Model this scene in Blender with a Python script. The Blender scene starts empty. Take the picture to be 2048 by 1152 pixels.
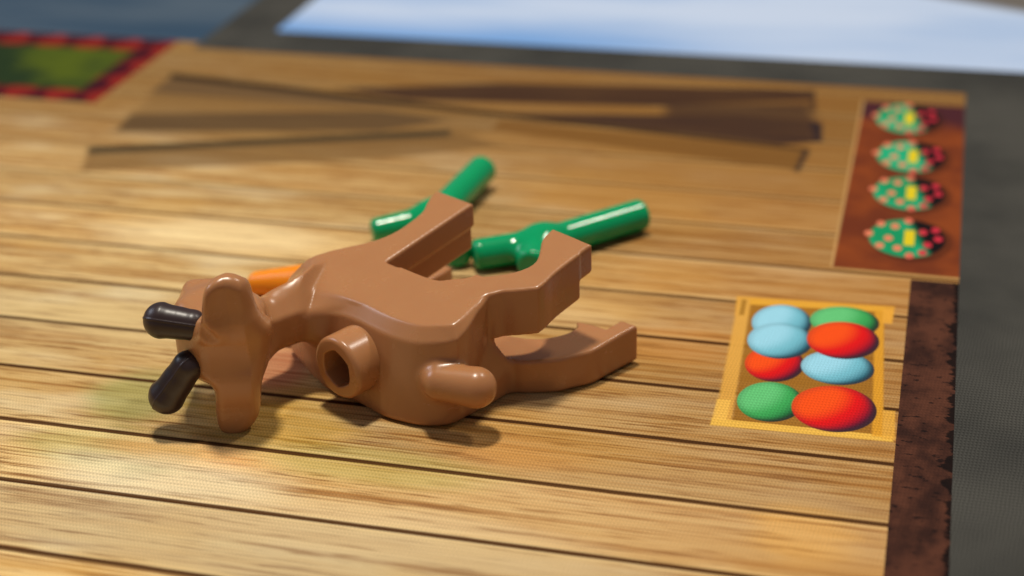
import bpy, bmesh, math, random
import numpy as np
from mathutils import Vector, Matrix

# units: 1 Blender unit = 1 cm, +X runs along the printed planks, +Y away from the viewer, +Z up
S = bpy.context.scene
C = S.collection

# ------------------------------------------------------------------ camera
cam = bpy.data.cameras.new('camera'); co = bpy.data.objects.new('camera', cam); C.objects.link(co)
F = Vector((-0.23686013, 0.86018644, -0.45163765)); R = Vector((0.96744157, 0.2514997, -0.02836722)); U = Vector((-0.08918563, 0.4436521, 0.89175038))
co.matrix_world = Matrix(((R.x, U.x, -F.x, 4.5), (R.y, U.y, -F.y, -11.2), (R.z, U.z, -F.z, 7.0), (0, 0, 0, 1)))
cam.sensor_width = 36; cam.lens = 3251.076 / 2048 * 36
cam.clip_start = 0.1; cam.clip_end = 500
cam.dof.use_dof = True; cam.dof.focus_distance = 13.1; cam.dof.aperture_fstop = 0.225; cam.dof.aperture_blades = 0
S.camera = co

# ------------------------------------------------------------------ light
w = bpy.data.worlds.new('World'); S.world = w; w.use_nodes = True
bg = w.node_tree.nodes['Background']; bg.inputs[0].default_value = (0.80, 0.88, 1.0, 1); bg.inputs[1].default_value = 0.16
def area(name, loc, target, sx, sy, power, col):
    l = bpy.data.lights.new(name, 'AREA'); l.shape = 'RECTANGLE'; l.size = sx; l.size_y = sy; l.energy = power; l.color = col
    o = bpy.data.objects.new(name, l); C.objects.link(o); o.location = loc
    o.rotation_euler = (Vector(target) - Vector(loc)).to_track_quat('-Z', 'Y').to_euler(); return o
area('ceiling_lamp', (-2.5, 6, 45), (0, 0, 0), 4.5, 4.5, 16200, (1.0, 0.93, 0.80))
area('second_lamp', (19, 22, 42), (0, 0, 0), 5.0, 5.0, 5200, (1.0, 0.93, 0.82))
area('window', (-52, 4, 38), (0, 2, 0), 26, 22, 9500, (0.78, 0.85, 1.0))
S.view_settings.view_transform = 'Standard'; S.view_settings.look = 'None'; S.view_settings.exposure = 0.0; S.view_settings.gamma = 1.0

# ------------------------------------------------------------------ node expressions
def lin(c):
    return tuple(((v / 255) / 12.92 if v <= 10 else (((v / 255) + 0.055) / 1.055) ** 2.4) for v in c)
class Ex:
    """scalar node expression"""
    def __init__(s, t, sock): s.t, s.s = t, sock
    def m(s, op, *a, clamp=False):
        n = s.t.nodes.new('ShaderNodeMath'); n.operation = op; n.use_clamp = clamp
        for i, v in enumerate((s,) + a):
            if isinstance(v, Ex): s.t.links.new(v.s, n.inputs[i])
            else: n.inputs[i].default_value = float(v)
        return Ex(s.t, n.outputs[0])
    def __add__(s, o): return s.m('ADD', o)
    def __sub__(s, o): return s.m('SUBTRACT', o)
    def __mul__(s, o): return s.m('MULTIPLY', o)
    def __truediv__(s, o): return s.m('DIVIDE', o)
    def min(s, o): return s.m('MINIMUM', o)
    def max(s, o): return s.m('MAXIMUM', o)
    def floor(s): return s.m('FLOOR')
    def frac(s): return s.m('FRACT')
    def sin(s): return s.m('SINE')
    def abs(s): return s.m('ABSOLUTE')
    def inv(s): return (s * -1.0) + 1.0
    def step(s, a, b):               # smooth 0..1 between a and b (a may exceed b)
        n = s.t.nodes.new('ShaderNodeMapRange'); n.interpolation_type = 'SMOOTHSTEP'
        s.t.links.new(s.s, n.inputs[0])
        if a < b: n.inputs[1].default_value = a; n.inputs[2].default_value = b; n.inputs[3].default_value = 0; n.inputs[4].default_value = 1
        else: n.inputs[1].default_value = b; n.inputs[2].default_value = a; n.inputs[3].default_value = 1; n.inputs[4].default_value = 0
        return Ex(s.t, n.outputs[0])
class Mat:
    def __init__(s, name):
        s.mat = bpy.data.materials.new(name); s.mat.use_nodes = True; s.t = s.mat.node_tree
        s.bsdf = s.t.nodes['Principled BSDF']
        tc = s.t.nodes.new('ShaderNodeTexCoord'); s.co = tc.outputs['Object']
        sp = s.t.nodes.new('ShaderNodeSeparateXYZ'); s.t.links.new(s.co, sp.inputs[0])
        s.x, s.y, s.z = (Ex(s.t, sp.outputs[i]) for i in range(3))
    def noise(s, scale=(1, 1, 1), detail=4, rough=0.5, off=(0, 0, 0), dist=0.0):
        mp = s.t.nodes.new('ShaderNodeMapping'); s.t.links.new(s.co, mp.inputs[0]); mp.inputs['Scale'].default_value = scale; mp.inputs['Location'].default_value = off
        n = s.t.nodes.new('ShaderNodeTexNoise'); s.t.links.new(mp.outputs[0], n.inputs['Vector']); n.inputs['Scale'].default_value = 1
        n.inputs['Detail'].default_value = detail; n.inputs['Roughness'].default_value = rough; n.inputs['Distortion'].default_value = dist
        return Ex(s.t, n.outputs[0])
    def noise_at(s, x, y, z=0.0, detail=3, rough=0.5):
        c = s.t.nodes.new('ShaderNodeCombineXYZ')
        for i, v in enumerate((x, y, z)):
            if isinstance(v, Ex): s.t.links.new(v.s, c.inputs[i])
            else: c.inputs[i].default_value = v
        n = s.t.nodes.new('ShaderNodeTexNoise'); s.t.links.new(c.outputs[0], n.inputs['Vector']); n.inputs['Scale'].default_value = 1
        n.inputs['Detail'].default_value = detail; n.inputs['Roughness'].default_value = rough
        return Ex(s.t, n.outputs[0])
    def rnd(s, a):
        n = s.t.nodes.new('ShaderNodeTexWhiteNoise'); n.noise_dimensions = '1D'; s.t.links.new(a.s, n.inputs['W']); return Ex(s.t, n.outputs[0])
    def col(s, c):
        n = s.t.nodes.new('ShaderNodeRGB'); n.outputs[0].default_value = (*lin(c), 1); return n.outputs[0]
    def mix(s, a, b, f, mode='MIX'):
        n = s.t.nodes.new('ShaderNodeMix'); n.data_type = 'RGBA'; n.blend_type = mode; n.clamp_factor = True
        if isinstance(f, Ex): s.t.links.new(f.s, n.inputs[0])
        else: n.inputs[0].default_value = f
        for k, v in ((6, a), (7, b)):
            if isinstance(v, tuple): n.inputs[k].default_value = (*lin(v), 1)
            else: s.t.links.new(v, n.inputs[k])
        return n.outputs[2]
    def scale(s, c, f):               # colour times scalar expression
        n = s.t.nodes.new('ShaderNodeVectorMath'); n.operation = 'SCALE'; s.t.links.new(c, n.inputs[0]); s.t.links.new(f.s, n.inputs['Scale']); return n.outputs[0]
    def poly(s, pts, soft):           # 1 inside the convex polygon (counter-clockwise or clockwise)
        area2 = sum(pts[i][0] * pts[(i + 1) % len(pts)][1] - pts[(i + 1) % len(pts)][0] * pts[i][1] for i in range(len(pts)))
        d = None
        for i in range(len(pts)):
            (x0, y0), (x1, y1) = pts[i], pts[(i + 1) % len(pts)]
            nx, ny = -(y1 - y0), (x1 - x0); l = math.hypot(nx, ny)
            if area2 < 0: nx, ny = -nx, -ny
            nx /= l; ny /= l
            e = s.x * nx + (s.y * ny - (x0 * nx + y0 * ny))
            d = e if d is None else d.min(e)
        return d.step(-soft, soft)
    def ell(s, cx, cy, rx, ry, x=None, y=None):      # normalised radius
        x = x or s.x; y = y or s.y
        u = (x - cx) / rx; v = (y - cy) / ry
        return (u * u + v * v).m('SQRT')
    def out(s, col, rough=0.6, spec=0.3, bump=None, bstr=0.2, bdist=0.01):
        s.t.links.new(col, s.bsdf.inputs['Base Color'])
        if isinstance(rough, Ex): s.t.links.new(rough.s, s.bsdf.inputs['Roughness'])
        else: s.bsdf.inputs['Roughness'].default_value = rough
        s.bsdf.inputs['Specular IOR Level'].default_value = spec
        if bump is not None:
            b = s.t.nodes.new('ShaderNodeBump'); b.inputs['Strength'].default_value = bstr; b.inputs['Distance'].default_value = bdist
            s.t.links.new(bump.s, b.inputs['Height']); s.t.links.new(b.outputs[0], s.bsdf.inputs['Normal'])
        return s.mat

# ------------------------------------------------------------------ the printed mat
PY0, PD = 5.5853, 0.8288             # first plank joint and plank width
def weave(m):
    """fine knit of the mat's cloth: rows of little slanted stitches"""
    ph = m.noise((5, 5, 5), 3) * 9.0
    row = (m.y * (1 / 0.042)); r0 = row.floor()
    a = ((m.x * (1 / 0.029) + r0 * 0.5 + row * 0.35) * (2 * math.pi) + ph).sin()
    b = (row * (2 * math.pi)).sin()
    n = m.noise((90, 90, 90), 2, 0.7)
    return a * 0.30 + b * 0.22 + (n - 0.5) * 1.3
def cloth(m, col, amt=0.22, rough=0.75, spec=0.08):
    wv = weave(m)
    c = m.scale(col, (wv * amt) + 1.0)
    return m.out(c, rough, spec, wv, 0.35, 0.004)

def wood_colour(m):
    pi_ = ((m.y - PY0) / PD).floor()
    fr = ((m.y - PY0) / PD).frac()
    rn = m.rnd(pi_ + 7.3); rn2 = m.rnd(pi_ + 31.7)
    off = rn * 40.0
    grain = m.noise_at(m.x * 0.45 + off, m.y * 5.0, 0.0, 5, 0.68)
    fine = m.noise_at(m.x * 1.6 + off, m.y * 26.0, 3.0, 3, 0.6)
    blot = m.noise_at(m.x * 0.55 + off, m.y * 1.5 + off, 5.0, 3, 0.5)
    hue = m.noise_at(m.x * 0.30, m.y * 0.42, 9.0, 3, 0.5)
    streak = m.noise_at(m.x * 0.22 + off, m.y * 13.0, 7.0, 4, 0.65)
    c = m.mix((194, 150, 88), (222, 190, 132), grain.step(0.28, 0.70))
    c = m.mix(c, (150, 98, 44), streak.step(0.48, 0.64) * 0.85)
    c = m.mix(c, (240, 212, 158), streak.step(0.46, 0.28) * 0.45)
    c = m.mix(c, (128, 80, 34), fine.step(0.50, 0.68) * 0.80)
    c = m.mix(c, (236, 216, 172), blot.step(0.50, 0.74) * 0.60)
    c = m.mix(c, (160, 106, 54), blot.step(0.40, 0.22) * 0.45)
    c = m.mix(c, (216, 164, 80), hue.step(0.50, 0.66) * 0.45)
    # print tone with light falloff painted in: ochre right, browner back, creamy left front
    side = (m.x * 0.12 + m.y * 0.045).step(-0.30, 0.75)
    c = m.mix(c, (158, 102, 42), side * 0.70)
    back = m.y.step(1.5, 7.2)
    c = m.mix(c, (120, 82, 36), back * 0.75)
    # tinted blotches of the printed floor, plus painted glare patches and pink bounce light
    for (cx, cy, rx, ry, colr, f) in BLOTS:
        d = m.ell(cx, cy, rx, ry) + (hue - 0.5) * 1.6 + (grain - 0.5) * 0.8
        c = m.mix(c, colr, d.step(1.15, 0.45) * f)
    c = m.mix(c, (128, 84, 42), (streak * fine).step(0.27, 0.40) * 0.55)
    # plank joints
    e = fr.min(fr.inv()) * PD
    wob = (m.noise_at(m.x * 1.2, pi_ * 3.1, 2.0, 3, 0.6) - 0.5)
    deep = (m.y.step(3.6, -0.5)) * 0.35 + 0.70
    c = m.mix(c, (74, 42, 14), (e + wob * 0.016).step(0.034, 0.018) * (deep * (rn * 0.5 + 0.70)))
    c = m.mix(c, (250, 216, 150), ((e - 0.052).abs() + wob * 0.02).step(0.02, 0.004) * 0.22)
    return m.scale(c, (rn2 - 0.5) * 0.26 + 1.0)
BLOTS = [[(-0.2137, -2.2595, 2.6, 0.7, (204, 186, 148), 0.45), (2.5596, -1.1306, 2.2, 0.6, (196, 158, 108), 0.4), (-2.383, 2.7185, 1.6, 0.45, (238, 212, 160), 0.55), (-2.8703, 0.716, 1.2, 0.35, (236, 208, 150), 0.5), (-0.6125, 2.4687, 1.0, 0.4, (236, 204, 144), 0.45), (1.5157, 1.8108, 0.9, 0.3, (228, 184, 116), 0.4), (-1.7851, -0.4546, 0.55, 0.45, (150, 160, 92), 0.55), (-1.5904, -1.3011, 0.9, 0.35, (176, 176, 110), 0.4), (-0.9755, -1.208, 0.8, 0.25, (228, 160, 90), 0.42), (0.5838, -1.0612, 1.2, 0.3, (170, 160, 76), 0.42), (-0.4796, -0.514, 0.9, 0.5, (214, 168, 62), 0.55), (1.493, -0.6442, 0.9, 0.35, (216, 146, 76), 0.3), (-0.9998, -1.6183, 1.2, 0.35, (236, 222, 184), 0.5), (3.8803, -1.2396, 0.4, 0.4, (226, 166, 76), 0.35), (2.4432, 1.3173, 0.9, 0.5, (206, 136, 60), 0.4), (0.6484, -1.9431, 2.0, 0.4, (214, 184, 136), 0.5), (-0.781, 0.2376, 0.35, 0.5, (190, 90, 74), 0.5)]][0]

def sheet(name, x0, x1, y0, y1, mat, parent=None, z=0.0):
    me = bpy.data.meshes.new(name)
    me.from_pydata([(x0, y0, z), (x1, y0, z), (x1, y1, z), (x0, y1, z)], [], [(0, 1, 2, 3)])
    me.materials.append(mat); o = bpy.data.objects.new(name, me); C.objects.link(o); o.parent = parent
    return o
mat_root = bpy.data.objects.new('play_mat', None); C.objects.link(mat_root); mat_root['kind'] = 'structure'
mat_root['label'] = 'cloth play mat printed with a plank floor'

XB0, XB1, YT, XL = 4.50, 4.943, 8.308, 3.735      # brown strip, border, top of the floor, left of the brown panel
BUGT, BUGB = 7.836, 3.184
EX0, EX1, EY0, EY1 = 2.85, 4.50, -0.10, 2.62
RX1, RY0, RY1 = -5.62, 6.07, 8.308
SX = -5.30; BX = -4.44; BY = 9.215

# wood floor
def make_wood():
    m = Mat('printed_plank_floor')
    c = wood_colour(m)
    bg_ = m.noise_at(m.x * 0.5, m.y * 5.0, 12.0, 4, 0.6)
    for pts, colr, soft, f in BEAMS:
        c = m.mix(c, colr, m.poly(pts, soft) * ((bg_ * 0.5 + 0.72) * f))
    return cloth(m, c, 0.36)
BEAMS = [([(-5.0912, 7.2288), (-4.9114, 5.1783), (-1.5513, 5.2387), (-0.3407, 6.0687), (-0.499, 6.6617)], (120, 88, 48), 0.12, 0.6), ([(-5.0754, 7.2712), (-5.0997, 6.185), (-2.3855, 6.5482), (-0.4684, 6.5469), (-0.5034, 6.6782)], (98, 74, 48), 0.05, 0.9), ([(-4.9758, 5.7972), (-4.8923, 5.2317), (-1.745, 5.8104), (-1.027, 6.309), (-1.9614, 6.4488)], (88, 66, 42), 0.05, 0.9), ([(-4.9543, 4.6677), (-4.7012, 3.9946), (-1.4632, 4.9789), (-0.1618, 5.6221), (-0.9239, 5.9615)], (118, 86, 48), 0.05, 0.8), ([(-4.9695, 4.6967), (-4.8817, 4.4927), (-0.8781, 5.8072), (-0.9377, 6.0082)], (60, 50, 34), 0.04, 0.9), ([(-2.8467, 7.0862), (-0.7711, 7.6807), (3.1215, 8.1114), (3.1764, 7.3794), (1.2479, 7.1863), (-0.499, 6.6617)], (62, 40, 28), 0.04, 0.95), ([(-0.4946, 6.6452), (2.3569, 7.0607), (3.3157, 7.0018), (3.3678, 6.4022), (2.9216, 6.2261)], (58, 38, 30), 0.04, 0.95), ([(1.4118, 7.3035), (3.1397, 7.6497), (3.2529, 6.9245), (1.4924, 6.8358)], (60, 40, 30), 0.12, 0.85), ([(-0.4338, 6.4173), (3.2503, 6.088), (3.1633, 5.51), (1.5052, 5.7624), (-0.4571, 6.0473)], (116, 78, 34), 0.035, 0.9), ([(-5.1455, 7.2986), (3.2433, 6.1629), (3.2503, 6.088), (-0.464, 6.5306), (-5.0511, 7.0981)], (34, 22, 14), 0.04, 0.95), ([(3.1992, 6.1547), (3.2708, 6.1071), (3.2102, 5.4758), (3.154, 5.4939)], (40, 30, 30), 0.04, 0.9), ([(3.0975, 8.1071), (3.1472, 8.0977), (3.2114, 7.3857), (3.1648, 7.3773)], (40, 26, 26), 0.03, 0.8), ([(3.1694, 7.0745), (3.3271, 7.0039), (3.3789, 6.4042), (3.3095, 6.4226)], (34, 26, 34), 0.03, 0.8)]
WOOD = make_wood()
X0, X1, Y0, Y1 = -16.0, 13.0, -11.0, 20.0
fl = [(X0, XB0, Y0, EY0), (X0, EX0, EY0, EY1), (X0, XB0, EY1, BUGB - 0.13), (X0, XB1, BUGB - 0.13, BUGB), (X0, XL, BUGB, RY0), (RX1, XL, RY0, BUGT), (RX1, XB1, BUGT, YT)]
me = bpy.data.meshes.new('printed_floor'); vs = []; fs = []
for (a, b, c_, d) in fl:
    k = len(vs); vs += [(a, c_, 0), (b, c_, 0), (b, d, 0), (a, d, 0)]; fs.append((k, k + 1, k + 2, k + 3))
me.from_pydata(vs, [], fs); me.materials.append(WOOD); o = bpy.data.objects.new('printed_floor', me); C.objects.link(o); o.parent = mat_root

# egg crate print
def make_crate():
    m = Mat('printed_egg_crate')
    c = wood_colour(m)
    for pts, colr, soft, f in CRATE:
        c = m.mix(c, colr, m.poly(pts, soft) * f)
    for (cx, cy, rx, ry, kind) in EGGS:
        d = m.ell(cx, cy, rx, ry)
        u = (m.x - cx) / rx; v = (m.y - cy) / ry
        nz = (((u * u + v * v) * -1.0) + 1.0).max(0.0).m('SQRT')
        g = ((nz * 0.62 - u * 0.62 + v * 0.42) * -1.0) + 0.55          # 0 at the printed highlight, 1 in the printed shade
        if kind == 'r':
            a = m.mix((236, 78, 22), (214, 20, 22), g.step(-0.25, 0.25)); a = m.mix(a, (76, 16, 44), g.step(0.20, 0.95))
        elif kind == 'b':
            a = m.mix((150, 206, 226), (112, 180, 198), g.step(-0.25, 0.3)); a = m.mix(a, (20, 84, 104), g.step(0.20, 1.0))
        else:
            a = m.mix((98, 190, 118), (60, 160, 84), g.step(-0.25, 0.3)); a = m.mix(a, (18, 78, 44), g.step(0.20, 1.0))
        a = m.mix(a, (50, 40, 44), (d.step(0.72, 1.02) * (g.step(0.2, 1.0) * 0.55 + 0.25)))
        c = m.mix(c, a, d.step(1.03, 0.98))
    return cloth(m, c, 0.36)
def _e(cx, cy, rx, ry, k): pass
CRATE = [([(2.9399, 2.3877), (4.3819, 2.4631), (4.364, 2.19), (2.9747, 1.9864)], (214, 152, 52), 0.015, 0.9), ([(2.9608, 2.371), (3.0887, 2.3553), (3.1939, 0.1015), (3.0541, 0.1114)], (214, 158, 70), 0.02, 0.95), ([(3.0776, 2.3323), (4.2867, 2.3933), (4.3909, 0.1539), (3.1956, 0.1492)], (150, 100, 30), 0.02, 0.9), ([(3.066, 2.3507), (4.294, 2.425), (4.2987, 2.3354), (3.0798, 2.2401)], (220, 160, 54), 0.01, 0.95), ([(3.0281, 0.1774), (4.4742, 0.2021), (4.4786, 0.1119), (3.028, 0.0664)], (228, 178, 76), 0.012, 0.95), ([(4.2068, 2.377), (4.2878, 2.3733), (4.3978, 0.1706), (4.3119, 0.1677)], (216, 152, 44), 0.015, 0.85), ([(4.2778, 2.3915), (4.3764, 2.3913), (4.3722, 2.1135), (4.2839, 2.1149)], (224, 160, 58), 0.012, 0.9), ([(4.3751, 0.5896), (4.4711, 0.5937), (4.4925, 0.1451), (4.3917, 0.1389)], (222, 164, 64), 0.012, 0.8), ([(3.0248, 0.486), (3.1407, 0.4937), (3.1459, 0.1545), (3.0303, 0.1619)], (236, 184, 84), 0.012, 0.8), ([(2.9933, 2.336), (3.0413, 2.325), (3.0523, 2.0221), (3.0078, 2.0131)], (150, 104, 30), 0.012, 0.8)]
EGGS = [(3.4016, 1.9448, 0.2642, 0.3456, 'b'), (3.9537, 2.077, 0.3071, 0.2899, 'g'), (3.424, 1.1812, 0.2523, 0.3149, 'r'), (3.4253, 1.6037, 0.2847, 0.3316, 'b'), (3.9581, 1.2208, 0.3084, 0.2962, 'b'), (3.9668, 1.7243, 0.3136, 0.3428, 'r'), (3.4591, 0.5358, 0.2704, 0.3222, 'g'), (3.9836, 0.5315, 0.343, 0.367, 'r')]
o = sheet('printed_egg_crate', EX0, EX1, EY0, EY1, make_crate(), mat_root); o['label'] = 'printed yellow crate of blue, green and red eggs'

# brown panel with four spotted green rounds
def make_panel():
    m = Mat('printed_spotted_rounds')
    n = m.noise((1.3, 1.3, 1), 3)
    c = m.mix((132, 62, 26), (104, 46, 24), n.step(0.35, 0.65))
    c = m.mix(c, (70, 32, 38), (m.y + (n - 0.5) * 0.8).step(6.9, 7.5))
    c = m.mix(c, (230, 190, 120), m.x.step(XL + 0.035, XL + 0.015) * 0.5)
    for (cx, cy, rx, ry) in BUGS:
        near = m.ell(cx, cy, rx, ry)
        u = (m.x - cx) / rx; v = (m.y - cy) / ry
        a = m.mix((34, 172, 124), (20, 140, 90), n.step(0.35, 0.65)); a = m.mix(a, (16, 12, 14), (u + v * 0.35).step(0.12, 0.50))
        c = m.mix(c, (60, 26, 16), m.ell(cx + .05, cy - .05, rx * 1.1, ry * 1.15).step(1.05, 0.85) * 0.6)
        c = m.mix(c, a, near.step(1.03, 0.95))
        dots = None
        for (dx, dy) in DOTS:
            e = m.ell(dx, dy, 0.125, 0.16, u, v); dots = e if dots is None else dots.min(e)
        c = m.mix(c, m.mix((224, 124, 92), (196, 44, 62), u.step(-0.2, 0.5)), dots.step(1.1, 0.75) * 0.95)
        bar = ((u - 0.06).abs() * 7.5).max((v - 0.02).abs() * 2.5)
        c = m.mix(c, (214, 190, 30), bar.step(1.08, 0.92))
    return cloth(m, c, 0.15)
BUGS = [(4.2936, 7.3293, 0.365, 0.4792), (4.3803, 6.1489, 0.3775, 0.4586), (4.4002, 5.1188, 0.3743, 0.4412), (4.4266, 3.9812, 0.377, 0.4515)]
DOTS = [(-1.0, 0.1), (-0.72, 0.66), (-0.34, 0.58), (0.0, 0.92), (-0.48, -0.08), (-0.68, -0.5), (-0.22, -0.56), (0.40, 0.36), (0.72, 0.52), (0.80, 0.06), (0.54, -0.28), (0.42, -0.70), (0.1, -0.9)]
o = sheet('printed_round_panel', XL, XB1, BUGB, BUGT, make_panel(), mat_root); o['label'] = 'printed red-brown panel with four green spotted rounds'

# brown earth strip
def make_earth():
    m = Mat('printed_earth_strip')
    n = m.noise((3, 2.2, 1), 4, 0.6); k = m.noise((9, 16, 1), 3, 0.55); k2 = m.noise((2.2, 5.5, 1), 5, 0.65)
    c = m.mix((50, 28, 22), (86, 50, 36), n.step(0.35, 0.65))
    c = m.mix(c, (22, 12, 12), k.step(0.60, 0.66) * 0.85)
    c = m.mix(c, (12, 6, 6), (m.x + (k2 - 0.5) * 0.42).step(XB1 - 0.055, XB1 - 0.03) * 0.9)
    return cloth(m, c, 0.3)
o = sheet('printed_earth_strip', XB0, XB1, Y0, BUGB - 0.13, make_earth(), mat_root)

def make_grey():
    m = Mat('grey_mat_border')
    n = m.noise((0.6, 0.6, 1), 3)
    c = m.mix((54, 53, 50), (72, 70, 65), n.step(0.3, 0.7))
    return cloth(m, c, 0.75)
GREY = make_grey()
me = bpy.data.meshes.new('grey_border'); vs = []; fs = []
for (a, b, c_, d) in [(XB1, X1, Y0, YT), (SX, X1, YT, BY), (SX, BX, BY, Y1)]:
    k = len(vs); vs += [(a, c_, 0), (b, c_, 0), (b, d, 0), (a, d, 0)]; fs.append((k, k + 1, k + 2, k + 3))
me.from_pydata(vs, [], fs); me.materials.append(GREY); o = bpy.data.objects.new('grey_border', me); C.objects.link(o); o.parent = mat_root

def make_rug():
    m = Mat('printed_red_edged_rug')
    n = m.noise((0.8, 0.8, 1), 3)
    g = m.mix((34, 50, 26), (76, 88, 20), (n + m.x * 0.09).step(-0.25, 0.05))
    b = (((m.x) * (2 * math.pi / 0.58)).sin() + (m.y * (2 * math.pi / 0.62)).sin() * 0.8)
    red = m.mix((56, 12, 26), (128, 32, 26), b.step(-0.7, 0.7))
    inner = m.poly([(-30, RY0 + 0.42), (RX1 - 0.42, RY0 + 0.42), (RX1 - 0.42, 8.05), (-30, 8.05)], 0.06)
    return cloth(m, m.mix(red, g, inner), 0.15)
o = sheet('printed_rug', X0, RX1, RY0, RY1 + 0.25, make_rug(), mat_root); o['label'] = 'printed green rug with a red border'
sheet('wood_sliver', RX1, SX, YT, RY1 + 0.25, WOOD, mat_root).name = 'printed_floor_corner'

def make_slate():
    m = Mat('printed_slate_water')
    n = m.noise((0.25, 0.8, 1), 3)
    return cloth(m, m.mix((52, 72, 92), (76, 90, 104), n.step(0.3, 0.7)), 0.1)
sheet('printed_slate_field', X0, SX, RY1 + 0.25, Y1, make_slate(), mat_root)
def make_ice():
    m = Mat('printed_pale_sky')
    n = m.noise((0.16, 0.7, 1), 3)
    c = m.mix((160, 182, 216), (186, 200, 224), n.step(0.35, 0.65))
    c = m.mix(c, (112, 154, 208), (m.y + (n - 0.5) * 1.2).step(10.6, 9.4) * m.x.step(3.5, -1.0))
    c = m.mix(c, (104, 98, 92), (m.x * 0.45 + m.y - 14.3).step(-0.15, 0.2))
    return cloth(m, c, 0.05)
sheet('printed_pale_field', BX, X1, BY, Y1, make_ice(), mat_root)
# body of the mat under the print
me = bpy.data.meshes.new('mat_body'); bm = bmesh.new()
bmesh.ops.create_cube(bm, size=1, matrix=Matrix.Translation(((X0 + X1) / 2, (Y0 + Y1) / 2, -0.13)) @ Matrix.Diagonal((X1 - X0, Y1 - Y0, 0.24, 1)))
bm.to_mesh(me); bm.free()
mb = Mat('black_rubber'); me.materials.append(mb.out(mb.col((30, 30, 30)), 0.8))
o = bpy.data.objects.new('mat_backing', me); C.objects.link(o); o.parent = mat_root

# ------------------------------------------------------------------ moulded shapes from distance fields
def poly_sdf(P, X, Y):
    P = np.array(P, np.float32); d = np.full(X.shape, 1e9, np.float32); s = np.ones(X.shape, np.float32); n = len(P)
    for i in range(n):
        a = P[i]; b = P[i - 1]; ex, ey = b - a; wx = X - a[0]; wy = Y - a[1]
        t = np.clip((wx * ex + wy * ey) / (ex * ex + ey * ey), 0, 1)
        d = np.minimum(d, (wx - ex * t) ** 2 + (wy - ey * t) ** 2)
        c1 = Y >= a[1]; c2 = Y < b[1]; c3 = ex * wy > ey * wx
        s = np.where((c1 & c2 & c3) | (~c1 & ~c2 & ~c3), -s, s)
    return (s * np.sqrt(d)).astype(np.float32)
def grid_lookup(P, n_, k_):            # 2-D outline distance on a fine table, sampled at (n, k)
    g = np.arange(-0.8, 0.8, 0.01); kk = np.arange(-0.1, 1.8, 0.01)
    T = poly_sdf(soften(P), *np.meshgrid(g, kk, indexing='ij'))
    fi = np.clip((n_ + 0.8) / 0.01, 0, len(g) - 1.001); fk = np.clip((k_ + 0.1) / 0.01, 0, len(kk) - 1.001)
    i0 = fi.astype(np.int32); j0 = fk.astype(np.int32); a = fi - i0; b = fk - j0
    d_ = T[i0, j0] * (1 - a) * (1 - b) + T[i0 + 1, j0] * a * (1 - b) + T[i0, j0 + 1] * (1 - a) * b + T[i0 + 1, j0 + 1] * a * b
    return d_ + np.maximum(np.abs(n_) - 0.79, 0)
def soften(P, n=3, lim=42):            # round the gentle bends of an outline, keep its sharp corners
    P = [np.array(p, float) for p in P]
    for _ in range(n):
        Q = []
        for i in range(len(P)):
            a, b, c = P[i - 1], P[i], P[(i + 1) % len(P)]; u = b - a; v = c - b
            ang = abs(math.degrees(math.atan2(u[0] * v[1] - u[1] * v[0], u @ v)))
            if ang > lim or ang < 1.5: Q.append(b)
            else: Q += [b - u * 0.25, b + v * 0.25]
        P = Q
    return [tuple(p) for p in P]
def smin(a, b, k):
    h = np.maximum(k - np.abs(a - b), 0) / k
    return np.minimum(a, b) - h * h * k * 0.25
def smax(a, b, k): return -smin(-a, -b, k)
def cham(a, b, c, k=0.02):           # intersection of two half-spaces with a flat 45 degree chamfer
    return smax(smax(a, b, k), (a + b + c) * 0.7071, k)
def rmax(a, b, r):                   # intersection with a round edge of radius r
    return np.minimum(np.maximum(a, b) , 0) if False else np.where((a > -r) & (b > -r), np.sqrt(np.maximum(a + r, 0) ** 2 + np.maximum(b + r, 0) ** 2) - r, np.maximum(a, b))
def capsule(X, Y, Z, a, b, ra, rb):
    a = np.array(a, float); b = np.array(b, float); ba = b - a; L2 = ba @ ba
    t = np.clip(((X - a[0]) * ba[0] + (Y - a[1]) * ba[1] + (Z - a[2]) * ba[2]) / L2, 0, 1)
    return np.sqrt((X - a[0] - ba[0] * t) ** 2 + (Y - a[1] - ba[1] * t) ** 2 + (Z - a[2] - ba[2] * t) ** 2) - (ra + (rb - ra) * t)
def ellipsoid(X, Y, Z, c, ax, rad):
    q = 0; g = 0
    for v, r_ in zip(ax, rad):
        p = (X - c[0]) * v[0] + (Y - c[1]) * v[1] + (Z - c[2]) * v[2]
        q = q + (p / r_) ** 2; g = g + (p / r_ ** 2) ** 2
    k0 = np.sqrt(q); return k0 * (k0 - 1) / np.maximum(np.sqrt(g), 1e-6)
def rbox(X, Y, Z, c, ax, half, r_):
    qs = []
    for v, h in zip(ax, half):
        p = (X - c[0]) * v[0] + (Y - c[1]) * v[1] + (Z - c[2]) * v[2]; qs.append(np.abs(p) - (h - r_))
    o_ = np.sqrt(sum(np.maximum(q, 0) ** 2 for q in qs)); i_ = np.minimum(np.maximum(np.maximum(qs[0], qs[1]), qs[2]), 0)
    return o_ + i_ - r_
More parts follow.
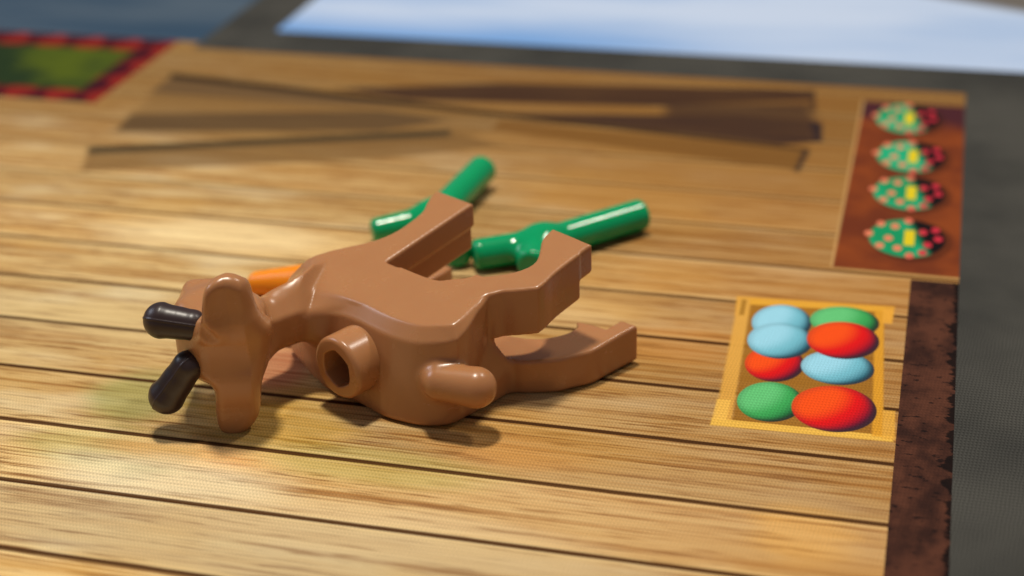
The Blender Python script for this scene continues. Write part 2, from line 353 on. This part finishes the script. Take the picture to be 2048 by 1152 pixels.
def field_mesh(name, fn, lo, hi, h, mat, parent, smooth=True):
    ns = [int(math.ceil((b - a) / h)) + 1 for a, b in zip(lo, hi)]
    gx, gy, gz = [np.float32(a) + np.arange(n, dtype=np.float32) * np.float32(h) for a, n in zip(lo, ns)]
    X, Y, Z = np.meshgrid(gx, gy, gz, indexing='ij', sparse=True)
    V = np.broadcast_to(fn(X, Y, Z), ns).astype(np.float32)
    I = V < 0
    cnt = np.zeros([n - 1 for n in ns], np.uint8)
    for a in (0, 1):
        for b in (0, 1):
            for c in (0, 1):
                cnt += I[a:ns[0] - 1 + a, b:ns[1] - 1 + b, c:ns[2] - 1 + c]
    act = (cnt > 0) & (cnt < 8)
    idx = np.full(act.shape, -1, np.int32); cells = np.argwhere(act); idx[act] = np.arange(len(cells), dtype=np.int32)
    acc = np.zeros((len(cells), 3)); num = np.zeros(len(cells))
    ci, cj, ck = cells.T
    corners = [(a, b, c) for a in (0, 1) for b in (0, 1) for c in (0, 1)]
    for p in corners:
        for ax in range(3):
            if p[ax]: continue
            q_ = list(p); q_[ax] = 1
            v0 = V[ci + p[0], cj + p[1], ck + p[2]]; v1 = V[ci + q_[0], cj + q_[1], ck + q_[2]]
            m_ = (v0 < 0) != (v1 < 0); t = v0[m_] / (v0[m_] - v1[m_])
            pt = np.repeat(np.array(p, float)[None], m_.sum(), 0); pt[:, ax] += t
            acc[m_] += pt; num[m_] += 1
    verts = (cells + acc / num[:, None]) * h + np.array(lo)
    quads = []
    for ax in range(3):
        sl0 = [slice(1, n - 1) for n in ns]; sl1 = list(sl0); sl0[ax] = slice(0, ns[ax] - 1); sl1[ax] = slice(1, ns[ax])
        A = I[tuple(sl0)]; B = I[tuple(sl1)]; e = np.argwhere(A != B)
        if not len(e): continue
        fl_ = A[A != B]
        base = e.copy(); o1, o2 = [k for k in range(3) if k != ax]
        base[:, o1] += 1; base[:, o2] += 1
        def cid(d1, d2):
            k = base.copy(); k[:, o1] -= d1; k[:, o2] -= d2; return idx[k[:, 0], k[:, 1], k[:, 2]]
        qd = np.stack([cid(1, 1), cid(0, 1), cid(0, 0), cid(1, 0)], 1)
        flip = fl_ if ax != 1 else ~fl_
        qd[~flip] = qd[~flip][:, ::-1]
        quads.append(qd)
    qd = np.concatenate(quads); ok = (qd >= 0).all(1); qd = qd[ok]
    me = bpy.data.meshes.new(name)
    me.vertices.add(len(verts)); me.vertices.foreach_set('co', verts.astype(np.float32).ravel())
    me.loops.add(len(qd) * 4); me.loops.foreach_set('vertex_index', qd.astype(np.int32).ravel())
    me.polygons.add(len(qd)); me.polygons.foreach_set('loop_start', np.arange(0, len(qd) * 4, 4, dtype=np.int32))
    me.update(calc_edges=True); me.validate()
    me.polygons.foreach_set('use_smooth', np.full(len(me.polygons), smooth)); me.materials.append(mat)
    o = bpy.data.objects.new(name, me); C.objects.link(o); o.parent = parent
    return o

def plastic(name, col, rough=0.28, sss=0.12, grain=0.5, spec=0.5, radius=(1.0, 0.35, 0.15), scr=0.0, scratch_col=None, patch=None):
    m = Mat(name); n = m.noise((5, 5, 5), 4); f = m.noise((75, 75, 75), 2, 0.6); sc = m.noise((3, 30, 30), 5, 0.7)
    c = m.mix(tuple(int(v * 0.99) for v in col), col, n.step(0.3, 0.7))
    if scratch_col: c = m.mix(c, scratch_col, (sc.step(0.66, 0.72) * m.noise((6, 6, 6), 2).step(0.5, 0.6)) * scr)
    mat = m.out(c, (n * 0.03) + (rough - 0.015), spec, f * grain + sc * 0.25, 0.09, 0.004)
    b = m.bsdf; b.inputs['Subsurface Weight'].default_value = sss; b.inputs['Subsurface Radius'].default_value = radius; b.inputs['Subsurface Scale'].default_value = 0.10
    return mat
BROWN = plastic('brown_plastic', (178, 122, 77), 0.27, 0.14)
HORN = plastic('dark_brown_plastic', (50, 34, 33), 0.36, 0.0, 0.8, 0.5, scr=0.5, scratch_col=(150, 130, 120))
GREEN = plastic('green_plastic', (0, 156, 96), 0.14, 0.10, 0.15, 0.5, (0.3, 1, 0.5))
ORANGE = plastic('orange_plastic', (255, 146, 0), 0.3, 0.15, 0.3)

# ------------------------------------------------------------------ the goat (lying on its side, feet away from the viewer)
SP = np.array((0.8775, -0.4795)); LG = np.array((0.4795, 0.8775))     # along the spine to the tail; from spine to feet
M_ = np.array((-0.281, 0.9595, 0.0)); N_ = np.array((-0.9595, -0.281, 0.0)); K_ = np.array((0, 0, 1.0))
def goat_field(X, Y, Z):
    A = X * LG[0] + Y * LG[1]
    TOP = (0.87 + 0.24 * (A - 0.11))                                 # the upper flank, rising towards the feet
    ck = 1 / math.sqrt(1 + 0.24 ** 2)
    up = (Z - TOP) * ck
    # torso: outline near the upper flank and outline near the mat, blended over the height
    t_hi = poly_sdf(soften(TORSO_HI), X, Y); t_lo = poly_sdf(soften(TORSO_LO), X, Y)
    k = np.clip(Z / 0.75, 0, 1); D = t_hi * k + t_lo * (1 - k)
    torso = cham(D, up, 0.100 + 0.05 * np.clip((-0.05 - X) / 0.4, 0, 1) - 0.06 * np.clip((A - 0.15) / 0.35, 0, 1) * ((X > 0.5)), 0.012); torso = smax(torso, -Z, 0.08)
    d = torso
    # upper legs
    lf = poly_sdf(soften(FRONT_UP), X, Y); lh = poly_sdf(soften(HIND_UP), X, Y); lhi = poly_sdf(soften(HIND_UP_INNER), X, Y)
    d = smin(d, rmax(lf, np.maximum(up, TOP - 0.24 - Z), 0.035), 0.012)
    d = smin(d, rmax(lf + 0.018, np.maximum(up, TOP - 0.45 - Z), 0.03), 0.012)
    d = smin(d, rmax(lh, np.maximum(up, TOP - 0.28 - Z), 0.035), 0.07)
    d = smin(d, rmax(lhi, np.maximum(up, TOP - 0.44 - Z), 0.03), 0.02)
    # lower legs, on the mat
    ll = poly_sdf(soften(HIND_LOW), X, Y); fl_ = poly_sdf(soften(FRONT_LOW), X, Y)
    tz = 0.28 + 0.055 * (A - 0.3)
    d = smin(d, rmax(ll, np.maximum((Z - tz), 0.0 + 0.02 * np.maximum(A - 0.9, 0) - Z), 0.03), 0.02)
    d = smin(d, rmax(fl_, np.maximum(Z - 0.36, 0.0 - Z), 0.03), 0.05)
    # sloping web from the rump down to the lower hind leg
    web = poly_sdf(WEB, X, Y)
    d = smin(d, smax(web, np.maximum((Z - (WP[0] + WP[1] * X + WP[2] * Y)) * 0.8, -Z), 0.05), 0.05)
    # tail
    d = smin(d, capsule(X, Y, Z, TAIL[0], TAIL[1], 0.148, 0.170), 0.08)
    d = smax(d, up, 0.012)
    # neck
    dn = poly_sdf(soften(NECK), X, Y)
    neck = cham(dn, Z - 1.10, 0.35, 0.02)
    neck = smax(neck, np.maximum(up + 0.03 - 2.2 * np.maximum(-0.36 - X, 0), Z - (0.90 + 0.10 * np.clip((X + 0.75) / 0.25, 0, 1))), 0.14)
    neck = smax(neck, (0.42 - 0.25 * np.clip((A + 0.1) / 0.4, 0, 1)) - Z, 0.14)
    d = smin(d, neck, 0.15)
    tq = np.maximum(-0.36 - X, 0); d = smax(d, up - 2.6 * tq * tq / (tq + 0.10), 0.02)
    # head
    hc = HEAD + M_ * 0.15 + N_ * 0.04
    h = rmax(np.sqrt((X - hc[0]) ** 2 + (Y - hc[1]) ** 2) - 0.35, np.abs(Z - hc[2]) - 0.30, 0.11)
    h = smin(h, rbox(X, Y, Z, HEAD + M_ * 0.42 + N_ * 0.24, (M_, N_, K_), (0.30, 0.20, 0.285), 0.11), 0.16)
    # ears and the flat poll between them: one plate standing across the head
    n_ = (X - PLATE[0]) * N_[0] + (Y - PLATE[1]) * N_[1]; k_ = Z + 0 * n_
    v_ = (X - PLATE[0]) * M_[0] + (Y - PLATE[1]) * M_[1]
    v_ = v_ + 0.11 * np.clip((Z - 0.84) / 0.20, 0, 1) * np.clip((n_ + 0.12) / 0.22, 0.35, 1) - 0.03 * np.clip((0.5 - Z) / 0.3, 0, 1)
    v_ = v_ - 0.07 * np.exp(-((Z - 0.68) / 0.20) ** 2)
    v_ = v_ - 0.75 * np.maximum(-n_ - 0.16, 0) - 0.5 * np.maximum(n_ - 0.16, 0)
    pk = grid_lookup(HEADPLATE, n_, k_)
    e = rmax(pk, np.abs(v_) - (0.13 - 0.035 * np.clip((np.abs(Z - 0.70) - 0.15) / 0.3, 0, 1)), 0.085)
    bowl = ellipsoid(X, Y, Z, np.array((PLATE[0], PLATE[1], 1.18)) - M_ * 0.285 + N_ * (-0.02), (K_, N_, M_), (0.30, 0.13, 0.15))
    e = smax(e, -bowl, 0.05)
    fa, fb, fc = [np.array((PLATE[0] + n0 * N_[0] - M_[0] * 0.20, PLATE[1] + n0 * N_[1] - M_[1] * 0.20, k0)) for n0, k0 in FOLD]
    e = smax(e, -np.minimum(capsule(X, Y, Z, fa, fb, 0.075, 0.085), capsule(X, Y, Z, fb, fc, 0.085, 0.04)), 0.03)
    h = smin(h, e, 0.10)
    d = smin(d, h, 0.17)
    # bore behind the stud
    c = np.array(STUD); qx, qy, qz = X - c[0], Y - c[1], Z - c[2]; p = qx * STUDAX[0] + qy * STUDAX[1] + qz * STUDAX[2]
    d = np.maximum(d, -np.maximum(np.sqrt(np.maximum(qx * qx + qy * qy + qz * qz - p * p, 0)) - 0.20, -p - 0.80))
    return d
TORSO_HI = [(-0.7243, 0.4698), (-0.5925, 0.269), (-0.4565, 0.1262), (-0.3091, 0.0711), (0.025, -0.0377), (0.3679, -0.2505), (0.6018, -0.3511), (0.749, -0.3887), (0.9392, -0.3776), (1.0477, -0.3479), (1.104, -0.2506), (1.1369, -0.0961), (1.1714, 0.0102), (1.1866, 0.1117), (1.1187, 0.1723), (0.9732, 0.2341), (0.6679, 0.241), (0.1473, 0.5994), (-0.0687, 0.8529), (-0.3506, 0.8057), (-0.5564, 0.777), (-0.6951, 0.6676), (-0.7232, 0.4928)]
TORSO_LO = [(-0.789, 0.5029), (-0.4524, 0.1185), (-0.1777, -0.1273), (0.1113, -0.2347), (0.3627, -0.4029), (0.5254, -0.4488), (0.7343, -0.4841), (0.9225, -0.4442), (1.0309, -0.35), (1.1067, -0.1814), (1.1334, -0.0614), (1.1391, 0.1061), (1.0977, 0.3537), (1.022, 0.6476), (0.9433, 0.9532), (0.6765, 0.6626), (0.0135, 0.9218), (-0.3566, 1.0002), (-0.6127, 0.7963)]
FRONT_UP = [(-0.0687, 0.8529), (0.1044, 0.9758), (0.2205, 1.1678), (0.2741, 1.2912), (0.2609, 1.4345), (0.3033, 1.5924), (0.7127, 1.3673), (0.1608, 0.5575), (0.6624, 0.2742), (0.5587, -0.0423), (0.1202, -0.0352), (-0.2523, 0.2017), (-0.4407, 0.3069), (-0.5299, 0.4115), (-0.5618, 0.5231), (-0.5463, 0.6206), (-0.4828, 0.7033), (-0.338, 0.7696)]
HIND_UP = [(0.6561, 0.2809), (0.82, 0.3167), (1.0525, 0.3374), (1.2271, 0.3593), (1.3391, 0.3894), (1.4289, 0.44), (1.4759, 0.4919), (1.4914, 0.5516), (1.4802, 0.6873), (1.4585, 0.8324), (1.5202, 0.9767), (1.9129, 0.7405), (1.6761, 0.3805), (1.6213, 0.2387), (1.5806, 0.1816), (1.3904, 0.1536), (1.286, 0.1494), (1.2197, 0.1122), (0.9917, 0.091), (0.6692, 0.0199), (0.2785, 0.2899), (0.3144, 0.4573)]
HIND_UP_INNER = [(0.662, 0.2609), (1.0579, 0.3174), (1.2323, 0.3394), (1.4338, 0.42), (1.5043, 0.5512), (1.4949, 0.68), (1.516, 0.8095), (1.8384, 0.6146), (1.6791, 0.3673), (1.6244, 0.2257), (1.5837, 0.1687), (1.3937, 0.1407), (1.2894, 0.1364), (1.2231, 0.0993), (0.9954, 0.0781), (0.6692, 0.0199), (0.3679, 0.2877)]
HIND_LOW = [(1.323, 0.2318), (1.4196, 0.2258), (1.5445, 0.2603), (1.6695, 0.2948), (1.7434, 0.3275), (1.8327, 0.4068), (1.9623, 0.4834), (2.1124, 0.7375), (2.2606, 0.9602), (2.1023, 1.0304), (2.0026, 0.8704), (1.8804, 0.9289), (1.7224, 0.9623), (1.7528, 0.8656), (1.6775, 0.7303), (1.4591, 0.6125), (1.1705, 0.6463), (0.6334, 0.7598), (0.7285, 0.1435), (1.019, -0.1794), (1.0908, 0.0204), (1.1865, 0.143), (1.2576, 0.2009)]
FRONT_LOW = [(-0.6623, 0.9843), (-0.531, 1.423), (-0.0896, 1.5643), (0.2001, 1.6966), (0.2276, 1.8311), (0.3608, 1.7608), (0.325, 1.6366), (0.0527, 1.1288), (0.0859, 0.7433), (-0.1379, 0.3227)]
WEB = [(1.3352, 0.2516), (1.2112, 0.157), (1.0232, 0.3678), (0.8244, 0.148), (1.0677, -0.1917), (1.2228, 0.0172)]
WP = [4.5985, -3.5949, 2.0301]
TAIL = [(0.9064, -0.4226, 0.43), (1.2096, -0.4311, 0.42)]
HEAD = np.array((-0.8028, -0.6645, 0.72))
PLATE = (-0.72, -0.80)
NECK = [(-0.7657, -0.488), (-0.7017, -0.431), (-0.6319, -0.3548), (-0.4768, -0.1799), (-0.3888, -0.0529), (-0.2603, 0.0191), (-0.0494, 0.173), (-0.1555, 0.481), (-0.522, 0.7268), (-0.6593, 0.5983), (-0.6915, 0.3737), (-0.7443, 0.2079), (-0.8208, 0.116), (-0.8801, -0.0468)]
FOLD = [(0.1908, 1.028), (0.1103, 0.8982), (0.0054, 0.839)]
HEADPLATE = [(0.1499, 1.2487), (0.1165, 1.3704), (0.0437, 1.4284), (-0.0557, 1.4459), (-0.1499, 1.4156), (-0.2141, 1.356), (-0.2308, 1.2099), (-0.2503, 1.0889), (-0.2874, 0.9842), (-0.3385, 0.8961), (-0.3273, 0.7784), (-0.2845, 0.6658), (-0.2364, 0.5433), (-0.2094, 0.3907), (-0.1863, 0.1554), (-0.1085, 0.0299), (-0.0191, -0.0429), (0.0605, -0.0585), (0.139, -0.0258), (0.1795, 0.0531), (0.1753, 0.2389), (0.1511, 0.4214), (0.177, 0.4786), (0.2569, 0.5195), (0.3144, 0.6471), (0.2957, 0.8066), (0.2221, 0.9619), (0.1674, 1.0941)]
EAR_UP = (-0.685, -0.7834, 1.4)
EAR_LOW = (-0.7105, -0.9082, 0.035)

STUD = (-0.0, -0.3778, 0.42); STUDAX = np.array((-0.4795, -0.8775, 0.0)); STUDAX /= np.linalg.norm(STUDAX)
goat = bpy.data.objects.new('toy_goat', None); C.objects.link(goat)
goat['label'] = 'brown plastic toy goat lying on its side with two dark horns and a hollow stud'; goat['category'] = 'toy goat'
G0 = Vector((0.4, 0.1, 0.0)); goat.location = G0
def shift(o):                       # meshes are built in world place; keep them there under the thing's base
    o.matrix_parent_inverse = Matrix.Translation(-G0)
HRES = 0.0125
body = field_mesh('body', goat_field, (-1.62, -1.22, -0.03), (2.42, 2.0, 1.66), HRES, BROWN, goat); shift(body)

# hollow saddle stud on the back
def stud_field(X, Y, Z):
    c = np.array(STUD); ax = STUDAX
    p = (X - c[0]) * ax[0] + (Y - c[1]) * ax[1] + (Z - c[2]) * ax[2]
    u = (X - c[0]) * SP[0] + (Y - c[1]) * SP[1]; v_ax = np.cross(ax, (SP[0], SP[1], 0))
    v = (X - c[0]) * v_ax[0] + (Y - c[1]) * v_ax[1] + (Z - c[2]) * v_ax[2]
    rr = np.sqrt(u * u + v * v) - 0.275
    d = rmax(rr, np.maximum(p, -p - 0.42), 0.045)
    hexd = np.maximum(np.maximum(np.abs(u * 0.5 + v * 0.866), np.abs(u * 0.5 - v * 0.866)), np.abs(u)) - 0.168
    hexd = smax(hexd, np.sqrt(u * u + v * v) - 0.180, 0.07)
    return smax(d, -np.maximum(hexd, -p - 0.41), 0.012)
st = field_mesh('saddle_stud', stud_field, [STUD[0] - 0.35, STUD[1] - 0.35, 0.1], [STUD[0] + 0.50, STUD[1] + 0.60, 0.78], 0.009, BROWN, goat); shift(st)

# horns
def horn(a, b, nub):
    def fn(X, Y, Z):
        a_, b_ = np.array(a), np.array(b); m = (a_ + b_) / 2
        d = smin(capsule(X, Y, Z, a_, m, 0.128, 0.124), capsule(X, Y, Z, m, b_, 0.124, 0.150), 0.04)
        d = smin(d, capsule(X, Y, Z, b_, np.array(nub), 0.10, 0.082), 0.03)
        ax = (b_ - a_) / np.linalg.norm(b_ - a_); sn = np.cross(ax, (0.5, -0.35, -0.8)); sn /= np.linalg.norm(sn)   # mould seam
        sn = np.cross(ax, sn)
        q = (X - a_[0]) * sn[0] + (Y - a_[1]) * sn[1] + (Z - a_[2]) * sn[2]
        return d - 0.006 * np.exp(-(q / 0.008) ** 2)
    lo = np.minimum(a, b) - 0.25; hi = np.maximum(a, b) + 0.25
    o = field_mesh('horn', fn, lo, hi, 0.006, HORN, goat); shift(o); return o
HA, HB, HN = [(-1.0354, -0.7797, 0.93), (-1.2796, -0.8088, 0.96), (-1.2703, -0.8311, 0.95)]
horn(HA, HB, HN)
HA, HB, HN = [(-1.0703, -0.8718, 0.6), (-1.2637, -0.9303, 0.33), (-1.334, -0.8981, 0.35)]
horn(HA, HB, HN)

# ------------------------------------------------------------------ carrot and stalks
def thing_from_field(name, label, cat, fn, lo, hi, h, mat):
    o = field_mesh(name, fn, lo, hi, h, mat, None); o['label'] = label; o['category'] = cat; return o
CA, CB = [(-1.4925, 1.5114, 0.13), (-0.4731, 1.5248, 0.24)]
def carrot(X, Y, Z):
    d = capsule(X, Y, Z, CA, CB, 0.115, 0.245)
    a = np.array(CA); b = np.array(CB); L = np.linalg.norm(b - a); ax = (b - a) / L
    p = (X - a[0]) * ax[0] + (Y - a[1]) * ax[1] + (Z - a[2]) * ax[2]
    return smax(d, p - L, 0.05)
lo = np.minimum(CA, CB) - 0.35; hi = np.maximum(CA, CB) + 0.35; lo[2] = -0.02
thing_from_field('toy_carrot', 'orange plastic toy carrot lying behind the neck of the goat', 'toy carrot', carrot, lo, hi, 0.012, ORANGE)
def stalk(end, fork, prongs, label):
    e = np.array(end); f = np.array(fork); ax = (e - f) / np.linalg.norm(e - f)
    def fn(X, Y, Z):
        p = (X - e[0]) * ax[0] + (Y - e[1]) * ax[1] + (Z - e[2]) * ax[2]
        d = capsule(X, Y, Z, f, e + ax * 0.3, 0.16, 0.16)
        d = rmax(d, p, 0.03)
        for q_, r_ in prongs:
            q_ = np.array(q_); pa = (q_ - f) / np.linalg.norm(q_ - f)
            pp = (X - q_[0]) * pa[0] + (Y - q_[1]) * pa[1] + (Z - q_[2]) * pa[2]
            d = smin(d, rmax(capsule(X, Y, Z, f, q_ + pa * 0.3, 0.16, r_), pp - 0.10, 0.06), 0.15)
        return smax(d, -Z, 0.02)
    pts = np.array([e, f] + [np.array(q_) for q_, r_ in prongs]); lo = pts.min(0) - 0.26; hi = pts.max(0) + 0.26; lo[2] = -0.02
    return thing_from_field('toy_stalk', label, 'toy plant stalk', fn, lo, hi, 0.012, GREEN)
e, f, p1, p2 = [(-0.0935, 4.4528, 0.2), (-0.2471, 3.1362, 0.18), (-0.7172, 2.8393, 0.15), (0.1849, 2.5044, 0.14)]
s1 = stalk(e, f, [(p1, 0.12), (p2, 0.13)], 'short-looking green forked stalk partly hidden behind the front leg of the goat'); 
e, f, p1, p2 = [(1.7973, 3.6808, 0.17), (0.9716, 2.7927, 0.17), (0.4484, 2.4912, 0.16), (0.9693, 2.4133, 0.16)]
s2 = stalk(e, f, [(p1, 0.15), (p2, 0.15)], 'green forked stalk whose long rod reaches right past the hind hoof')
s1['group'] = s2['group'] = 'green forked stalks behind the goat'
